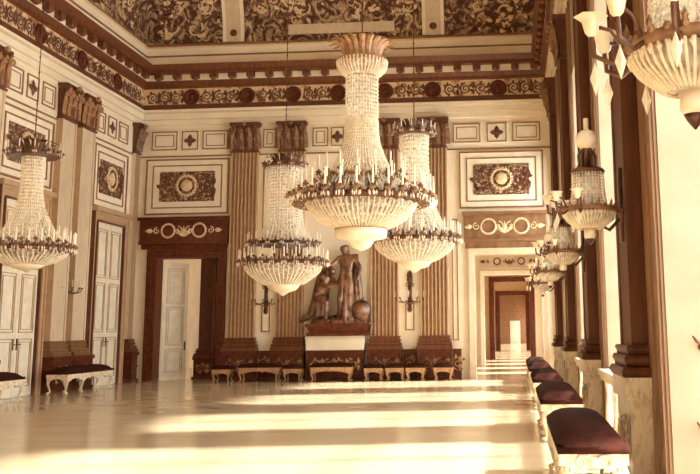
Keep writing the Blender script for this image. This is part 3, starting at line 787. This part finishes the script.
def small_chandelier(label, loc_, R, prof, ctop, rt, mid, bot, group='smaller crystal chandeliers'):
    t = thing('chandelier', label, 'chandelier', loc_, 0, group)
    add_rod(t, ctop, CEIL-loc_[2])
    b = MB(); ornate_ring(b, rt, ctop-.08, .08, 26); crown_leaves(b, rt*.5, rt*.95, ctop-.1, ctop+.2, 12); b.build('crown', 'bronze', t, True)
    candle_arm(t, rt*.9, rt*1.15, ctop-.05, 12, .16, 0, .8)
    c = prof_curve(prof); b = MB(); strands(b, c, 44, .014, .036, .075); strands(b, [(r*.88, z) for r, z in c], 30, .013, .034, .08, .5)
    b.build('crystal_curtain', 'crystal', t)
    b = MB(); b.lathe([(r*.82, z-.02) for r, z in c], 32); b.build('crystal_body', 'haze', t, True)
    b = MB(); ornate_ring(b, R*.88, 0, .09, 40); b.build('ring', 'bronze', t, True)
    if mid: b = MB(); ornate_ring(b, mid[0], mid[1], .07, 28); b.build('upper_ring', 'bronze', t, True); candle_arm(t, mid[0], mid[0]+.14, mid[1], 16, .2, .5, 1.)
    candle_arm(t, R*.86, R, .02, 24, .26, 0, 1.2); candle_arm(t, R*.7, R*.8, .14, 18, .26, .5, 1.)
    bb = prof_curve([(R*.88,-.04),(R*.8,-.22*bot),(R*.55,-.42*bot),(R*.36,-.5*bot)]); b = MB(); strands(b, bb, 48, .018, .026, .06); bead_ring(b, R*.88, -.06, 60, .02, .04)
    b.build('crystal_basket', 'crystal', t)
    b = MB(); b.lathe([(r*.95, z) for r, z in bb], 36); b.build('basket_bowl', 'haze', t, True)
    b = MB(); b.lathe([(R*.36,-.48*bot),(R*.37,-.52*bot),(R*.3,-.62*bot),(R*.12,-.68*bot),(.02,-.76*bot)], 24); b.build('drop_finial', 'glassw', t, True)
    return t
small_chandelier('tall two-ringed crystal chandelier hanging left of the central one, before the end wall', (-6.25, 24, 3.43), 1.2,
                 [(.52,2.65),(.5,2.0),(.5,1.3),(.62,.8),(.82,.5)], 2.78, .55, (.84,.55), 1.15)
small_chandelier('crystal chandelier partly behind the central one on its right side', (-2.2, 20, 3.6), 1.04,
                 [(.34,2.45),(.34,1.7),(.42,1.0),(.62,.45),(.84,.06)], 2.55, .42, None, .95)
small_chandelier('crystal chandelier at the left picture edge before the left wall', (-10.15, 18, 3.36), .92,
                 [(.25,2.1),(.22,1.6),(.26,1.0),(.5,.42),(.76,.06)], 2.1, .5, None, .62)

# ------------------------------------------------------------------ wall girandoles on the window wall
def make_girandole():
    t = thing('wall_chandelier', '', 'wall chandelier')          # origin on wall, ring centre at (0,-.55), z=ring
    y = -.56
    b = MB(); b.lathe([(.02,-.03),(.12,0),(.12,.02)], 12, (0,-.2,-.02)); b.box(-.07, .07, -.235, -.2, -.35, .45)
    b.tube([(0,-.23,-.1),(0,-.35,-.22),(0,y+.12,-.16),(0,y,-.05)], .02, 7); spiral(b, lambda u, v, h: (h, u, v), -.33, -.08, .07, 1, 1.4, .014)
    b.build('bracket', 'bronze', t, True)
    b = MB(); ornate_ring(b, .28, 0, .05, 24); b.T = Matrix.Identity(4)
    b.v = [(v[0], v[1]+y, v[2]) for v in b.v]; b.build('ring', 'gold2', t, True)
    b = MB(); strands(b, [(.17,.4),(.18,.2),(.2,.03)], 30, .009, .015, .03); strands(b, prof_curve([(.28,-.03),(.25,-.1),(.17,-.17),(.12,-.2)]), 44, .009, .013, .027)
    bead_ring(b, .28, -.05, 36, .014, .028); b.v = [(v[0], v[1]+y, v[2]) for v in b.v]; b.build('crystal_curtain', 'crystal', t)
    b = MB(); b.lathe([(.14,.4),(.15,.2),(.18,.02)], 24); b.lathe([(.26,-.03),(.23,-.1),(.15,-.17),(.1,-.2)], 24)
    b.v = [(v[0], v[1]+y, v[2]) for v in b.v]; b.build('crystal_body', 'haze', t, True)
    b = MB(); b.lathe([(.17,.4),(.19,.42),(.17,.45)], 20)
    for k in range(4):
        a = PI/2*k+.4; b.tube([(.15*math.cos(a),.15*math.sin(a),.42),(.1*math.cos(a),.1*math.sin(a),.5),(.11*math.cos(a),.11*math.sin(a),.6),(.04*math.cos(a),.04*math.sin(a),.68)], .014, 5)
    b.lathe([(.03,.4),(.03,.66),(.07,.69)], 10); b.v = [(v[0], v[1]+y, v[2]) for v in b.v]; b.build('lyre_stem', 'bronze', t, True)
    b = MB(); b.ball((0,y,.78), .12, 0, (1,1,.95), 18, 12); b.build('globe_lamp', 'glassw', t, True)
    b = MB(); b.lathe([(.028,.88),(.028,1.02)], 10, (0,y,0)); b.build('lamp_chimney', 'glassw', t, True)
    b = MB(); b.lathe([(.06,-.2),(.065,-.28),(.05,-.31)], 14, (0,y,0)); b.build('drop_cup', 'glassw', t, True)
    b = MB(); b.lathe([(.05,-.31),(.035,-.34),(.004,-.38)], 12, (0,y,0)); b.build('finial', 'bronze', t, True)
    for k, a in enumerate((-2.8, -2.2, -1.57, -.94, -.34)):
        ca, sa = math.cos(a), math.sin(a); P = lambda r, z: (r*ca, y+r*sa, z)
        b = MB(); b.tube([P(.27,0), P(.36,-.06), P(.44,-.02), P(.45,.08)], .013, 6); b.tube([P(.3,.0), P(.36,.1), P(.42,.12)], .01, 5)
        ar = b.build('lamp_arm', 'bronze', t, True)
        b = MB(); n = 12; vs = []; 
        pr = [(.012,.07),(.03,.09),(.038,.12),(.045,.15),(.07,.17)]
        for r, z in pr:
            for q in range(n):
                rr = r*(1+(.18 if q % 2 else 0)*(z > .16)); aa = 2*PI*q/n; c = P(.45, z); vs.append((c[0]+rr*math.cos(aa), c[1]+rr*math.sin(aa), c[2]+(.015 if (q % 2 and z > .2) else 0)))
        fs = [(i*n+q, i*n+(q+1) % n, (i+1)*n+(q+1) % n, (i+1)*n+q) for i in range(len(pr)-1) for q in range(n)]
        b.add(vs, fs); b.build('lily_shade', 'glassw', ar, True)
        b = MB(); c = P(.44,-.1); b.bead((c[0],c[1],c[2]-.03), .025, .08); b.build('prism_drop', 'crystal', ar)
    return t
G = make_girandole()
lg = ['wall chandelier at the top right picture corner, closest to the camera', 'wall chandelier with round globe lamp, second from the camera', 'wall chandelier third from the camera on window wall',
      'wall chandelier fourth from the camera on window wall', 'farthest wall chandelier on window wall, beside the enfilade doorway']
for i, y in enumerate((4.0, 9.65, 14.95, 20.2, 25.5)):
    place(G, i > 0, (XR, y, 2.86), -PI/2, lg[i], 'wall chandeliers of the window wall')

for z, l in ((1.42, 'small dark hook on the bright window reveal at right edge, upper one'), (.66, 'small dark hook low on the bright window reveal at right edge')):
    t = thing('tieback_hook', l, 'hook', (1.71, J0, z))
    b = MB(); b.lathe([(.035,-.01),(.04,0),(.02,.012)], 12); b.T = Matrix.Identity(4); b.v = [(v[0], -.01-v[2], v[1]) for v in b.v]; b.build('rosette', 'bronze', t, True)
    b = MB(); b.tube([(0,-.02,0),(.0,-.07,.0),(-.07,-.09,.06),(-.1,-.09,.1)], [.016,.018,.016,.008], 7); b.build('hook_arm', 'bronze', t, True)
# small wall sconces
def make_sconce():
    t = thing('wall_sconce', '', 'sconce')
    b = MB(); b.box(-.06, .06, -.05, 0, 2.3, 3.35); b.ball((0,-.06,3.3), .1, 0, (1,.5,1.3)); b.ball((0,-.06,2.3), .08, 0, (1,.5,1.4))
    leaf(b, loc(-.05), 0, 3.3, PI/2, .3, .1, 0, .04); spiral(b, loc(-.06), -.08, 3.1, .08, 1, 1.3, .015); spiral(b, loc(-.06), .08, 3.1, .08, -1, 1.3, .015, PI)
    b.build('backplate', 'bronze', t, True)
    for a in (-2.9, -2.2, -1.57, -.94, -.24):
        ca, sa = math.cos(a), math.sin(a); b = MB(); q = lambda r, z: (r*ca*1.1, -.06+r*sa*.9, z)
        b.tube([q(0,2.62), q(.2,2.52), q(.38,2.55), q(.45,2.66)], .016, 6); b.lathe([(.02,0),(.05,.02),(.02,.03)], 8, q(.45,2.66)); ar = b.build('candle_arm', 'bronze', t, True)
        b = MB(); c = q(.45, 2.69); b.lathe([(.014,0),(.014,.2),(.004,.21)], 7, c); b.build('candle', 'candle', ar)
    return t
S = make_sconce()
place(S, False, (-8.375, D, 0), 0, 'small branched sconce between the pilasters left of the sculpture', 'small branched wall sconces')
place(S, True, (-3.465, D, 0), 0, 'small branched sconce between the pilasters right of the sculpture', 'small branched wall sconces')
place(S, True, (XL, 25.25, .25), PI/2, 'small branched sconce between the paired left wall pilasters', 'small branched wall sconces')

# ------------------------------------------------------------------ sculpture
def figure(name, J, E, parent, m='statue'):
    names = list(J); me = bpy.data.meshes.new(name)
    me.from_pydata([J[k][0] for k in names], [(names.index(a), names.index(b)) for a, b in E], [])
    me.materials.append(M[m]); o = bpy.data.objects.new(name, me); C.objects.link(o); o.parent = parent
    J = {k: (v[0], v[1]*1.15) for k, v in J.items()}; o.modifiers.new('Skin', 'SKIN'); sv = me.skin_vertices
    if not sv:
        bm = bmesh.new(); bm.from_mesh(me); bm.verts.layers.skin.verify(); bm.to_mesh(me); bm.free(); sv = me.skin_vertices
    for i, k in enumerate(names):
        r = J[k][1]; sv[0].data[i].radius = (r, r); sv[0].data[i].use_root = (k == 'pelvis')
    su = o.modifiers.new('Subsurf', 'SUBSURF'); su.levels = 2; su.render_levels = 2
    o.modifiers['Skin'].use_smooth_shade = True
    return o
EB = [('pelvis','waist'),('waist','chest'),('chest','neck'),('neck','head0'),('head0','head1'),('chest','lsh'),('lsh','lel'),('lel','lwr'),('lwr','lha'),
      ('chest','rsh'),('rsh','rel'),('rel','rwr'),('rwr','rha'),('pelvis','lhi'),('lhi','lkn'),('lkn','lan'),('lan','lto'),('pelvis','rhi'),('rhi','rkn'),('rkn','ran'),('ran','rto')]
sg = thing('sculpture_group', 'dark bronze sculpture of a standing draped figure and a crouching one', 'sculpture', (-5.8, D-.42, 1.44))
b = MB(); b.box(-1.12, 1.12, -.36, .4, 0, .12); b.frustum((-1.02,1.02,-.3,.38), (-1.1,1.1,-.34,.4), .12, .3); b.box(-1.16, 1.16, -.4, .42, .3, .42); b.build('plinth', 'dark', sg)
z0 = .42
def sc(d, s, ox, oz): return {k: ((v[0][0]*s+ox, v[0][1]*s, v[0][2]*s+oz), v[1]*s) for k, v in d.items()}
st = dict(pelvis=((0,0,1.0),.15), waist=((.02,0,1.2),.12), chest=((.0,0,1.42),.16), neck=((-.02,-.02,1.58),.065), head0=((-.04,-.05,1.69),.115), head1=((-.06,-.07,1.8),.115),
          lsh=((-.19,-.02,1.48),.07), lel=((-.36,-.16,1.3),.05), lwr=((-.52,-.26,1.36),.035), lha=((-.6,-.3,1.4),.04),
          rsh=((.19,0,1.48),.07), rel=((.34,.0,1.28),.052), rwr=((.3,-.1,1.06),.036), rha=((.29,-.12,.96),.04),
          lhi=((-.1,0,.92),.1), lkn=((-.14,-.12,.5),.07), lan=((-.12,-.02,.09),.045), lto=((-.14,-.18,.04),.04),
          rhi=((.1,0,.92),.1), rkn=((.11,-.02,.5),.07), ran=((.13,.06,.09),.045), rto=((.15,-.1,.04),.04))
figure('standing_figure', sc(st, 1.48, .28, z0), EB, sg)
cr = dict(pelvis=((-.15,.0,.62),.15), waist=((-.06,-.02,.8),.13), chest=((.06,-.05,.98),.16), neck=((.14,-.09,1.1),.065), head0=((.2,-.13,1.19),.115), head1=((.25,-.16,1.29),.115),
          lsh=((-.06,-.2,1.05),.07), lel=((.1,-.34,.84),.05), lwr=((.3,-.34,.86),.035), lha=((.38,-.33,.9),.04),
          rsh=((.16,.08,1.05),.07), rel=((.34,.04,.92),.05), rwr=((.42,-.02,1.1),.036), rha=((.44,-.03,1.18),.04),
          lhi=((-.16,-.12,.56),.1), lkn=((.14,-.26,.5),.08), lan=((.08,-.2,.09),.045), lto=((.2,-.28,.04),.04),
          rhi=((-.2,.08,.56),.1), rkn=((-.3,.02,.2),.08), ran=((-.56,.04,.1),.05), rto=((-.66,.04,.04),.04))
figure('crouching_figure', sc(cr, 1.45, -.55, z0), EB, sg)
def drape(name, cx, cy, z0_, z1_, r0, r1, n=30, amp=.14, sq=.75, lean=0.):
    b = MB(); pr = []; vs = []; m_ = 8
    for i in range(m_+1):
        q = i/m_; r = r0+(r1-r0)*q**.8; z = z0_+(z1_-z0_)*q
        for k in range(n):
            a = 2*PI*k/n; rr = r*(1+amp*(1-.6*q)*math.sin(a*7+q*2.2)+amp*.4*math.sin(a*3+q*4))
            vs.append((cx+lean*q+rr*math.cos(a), cy+rr*sq*math.sin(a), z))
    fs = [(i*n+k, i*n+(k+1) % n, (i+1)*n+(k+1) % n, (i+1)*n+k) for i in range(m_) for k in range(n)]+[tuple(m_*n+k for k in range(n))]
    b.add(vs, fs); return b.build(name, 'statue', sg, True)
drape('skirt_drapery', .28, 0, z0, z0+1.55, .42, .2)
drape('cloak', .72, .12, z0, z0+2.35, .26, .12, 24, .2, .5, -.16)
drape('cloak', -.84, .1, z0+.25, z0+2.0, .36, .2, 24, .2, .6, .3)
b = MB(); b.T = Matrix.Translation((.86,-.12,z0+.42)) @ Matrix.Rotation(PI/2, 4, 'X') @ Matrix.Rotation(.3, 4, 'Y'); b.lathe([(.34,-.03),(.36,0),(.3,.05),(.1,.1),(.02,.12)], 24); b.build('round_shield', 'statue', sg, True)
b = MB()
n = 28; vs = []; pr = [(1.05,0),(1.0,.1),(.8,.16),(.5,.18),(.2,.2)]
for q, h in pr:
    for k in range(n): a = 2*PI*k/n; rr = q*(1+.06*math.sin(5*a+q*9)); vs.append((rr*math.cos(a), .33*rr*math.sin(a), z0+h*(1+.5*math.sin(k*2.3+q*7))))
b.add(vs, [(i*n+k, i*n+(k+1) % n, (i+1)*n+(k+1) % n, (i+1)*n+k) for i in range(4) for k in range(n)]+[tuple(4*n+k for k in range(n))])
b.build('rocky_base', 'statue', sg, True)
sg.scale = (.9, 1, .98)

# ------------------------------------------------------------------ light
w = bpy.data.worlds.new('World'); bpy.context.scene.world = w; w.use_nodes = True
bg = w.node_tree.nodes['Background']; bg.inputs['Color'].default_value = (.92,.98,1.0,1); bg.inputs['Strength'].default_value = 7.5
sl = bpy.data.lights.new('sun', 'SUN'); sl.energy = 16.; sl.angle = math.radians(4.5); sl.color = (1.,1.,.97)
so = bpy.data.objects.new('sun', sl); C.objects.link(so)
el = math.radians(39); d = Vector((-math.cos(el)*.989, -math.cos(el)*.148, -math.sin(el)))
so.rotation_euler = d.to_track_quat('-Z', 'Y').to_euler(); so.location = (10, 15, 15)

# ------------------------------------------------------------------ camera (shifted lens)
FPX, PX, PY, HZ, VX, mm = 890., 450., 182., 329., 514., -.0118
Yv = Vector(((VX-PX)/FPX, (HZ-PY)/FPX, 1)).normalized()
nv = Yv.cross(Vector((1, mm, 0))).normalized()
if nv.y < 0: nv = -nv
Xv = nv.cross(Yv).normalized()
if Xv.x < 0: Xv = -Xv
# rows: camera axes (right, down, forward) in world coordinates
right = Vector((Xv.x, Yv.x, -nv.x)); down = Vector((Xv.y, Yv.y, -nv.y)); fwd = Vector((Xv.z, Yv.z, -nv.z))
cd = bpy.data.cameras.new('camera'); cam = bpy.data.objects.new('camera', cd); C.objects.link(cam)
Rm = Matrix((right, -down, -fwd)).transposed()
cam.matrix_world = Matrix.Translation((0,0,1.6)) @ Rm.to_4x4()
cd.sensor_fit = 'HORIZONTAL'; cd.sensor_width = 36; cd.lens = FPX/700*36
cd.shift_x = (350-PX)/700; cd.shift_y = (PY-237)/700
cd.clip_end = 300
S_ = bpy.context.scene; S_.camera = cam
S_.view_settings.view_transform = 'Standard'; S_.view_settings.look = 'None'; S_.view_settings.gamma = 1; S_.view_settings.use_curve_mapping = False
S_.view_settings.exposure = .75
try:
    S_.cycles.use_denoising = True; S_.cycles.max_bounces = 10; S_.cycles.diffuse_bounces = 6; S_.cycles.transparent_max_bounces = 24; S_.cycles.sample_clamp_indirect = 6
except Exception: pass
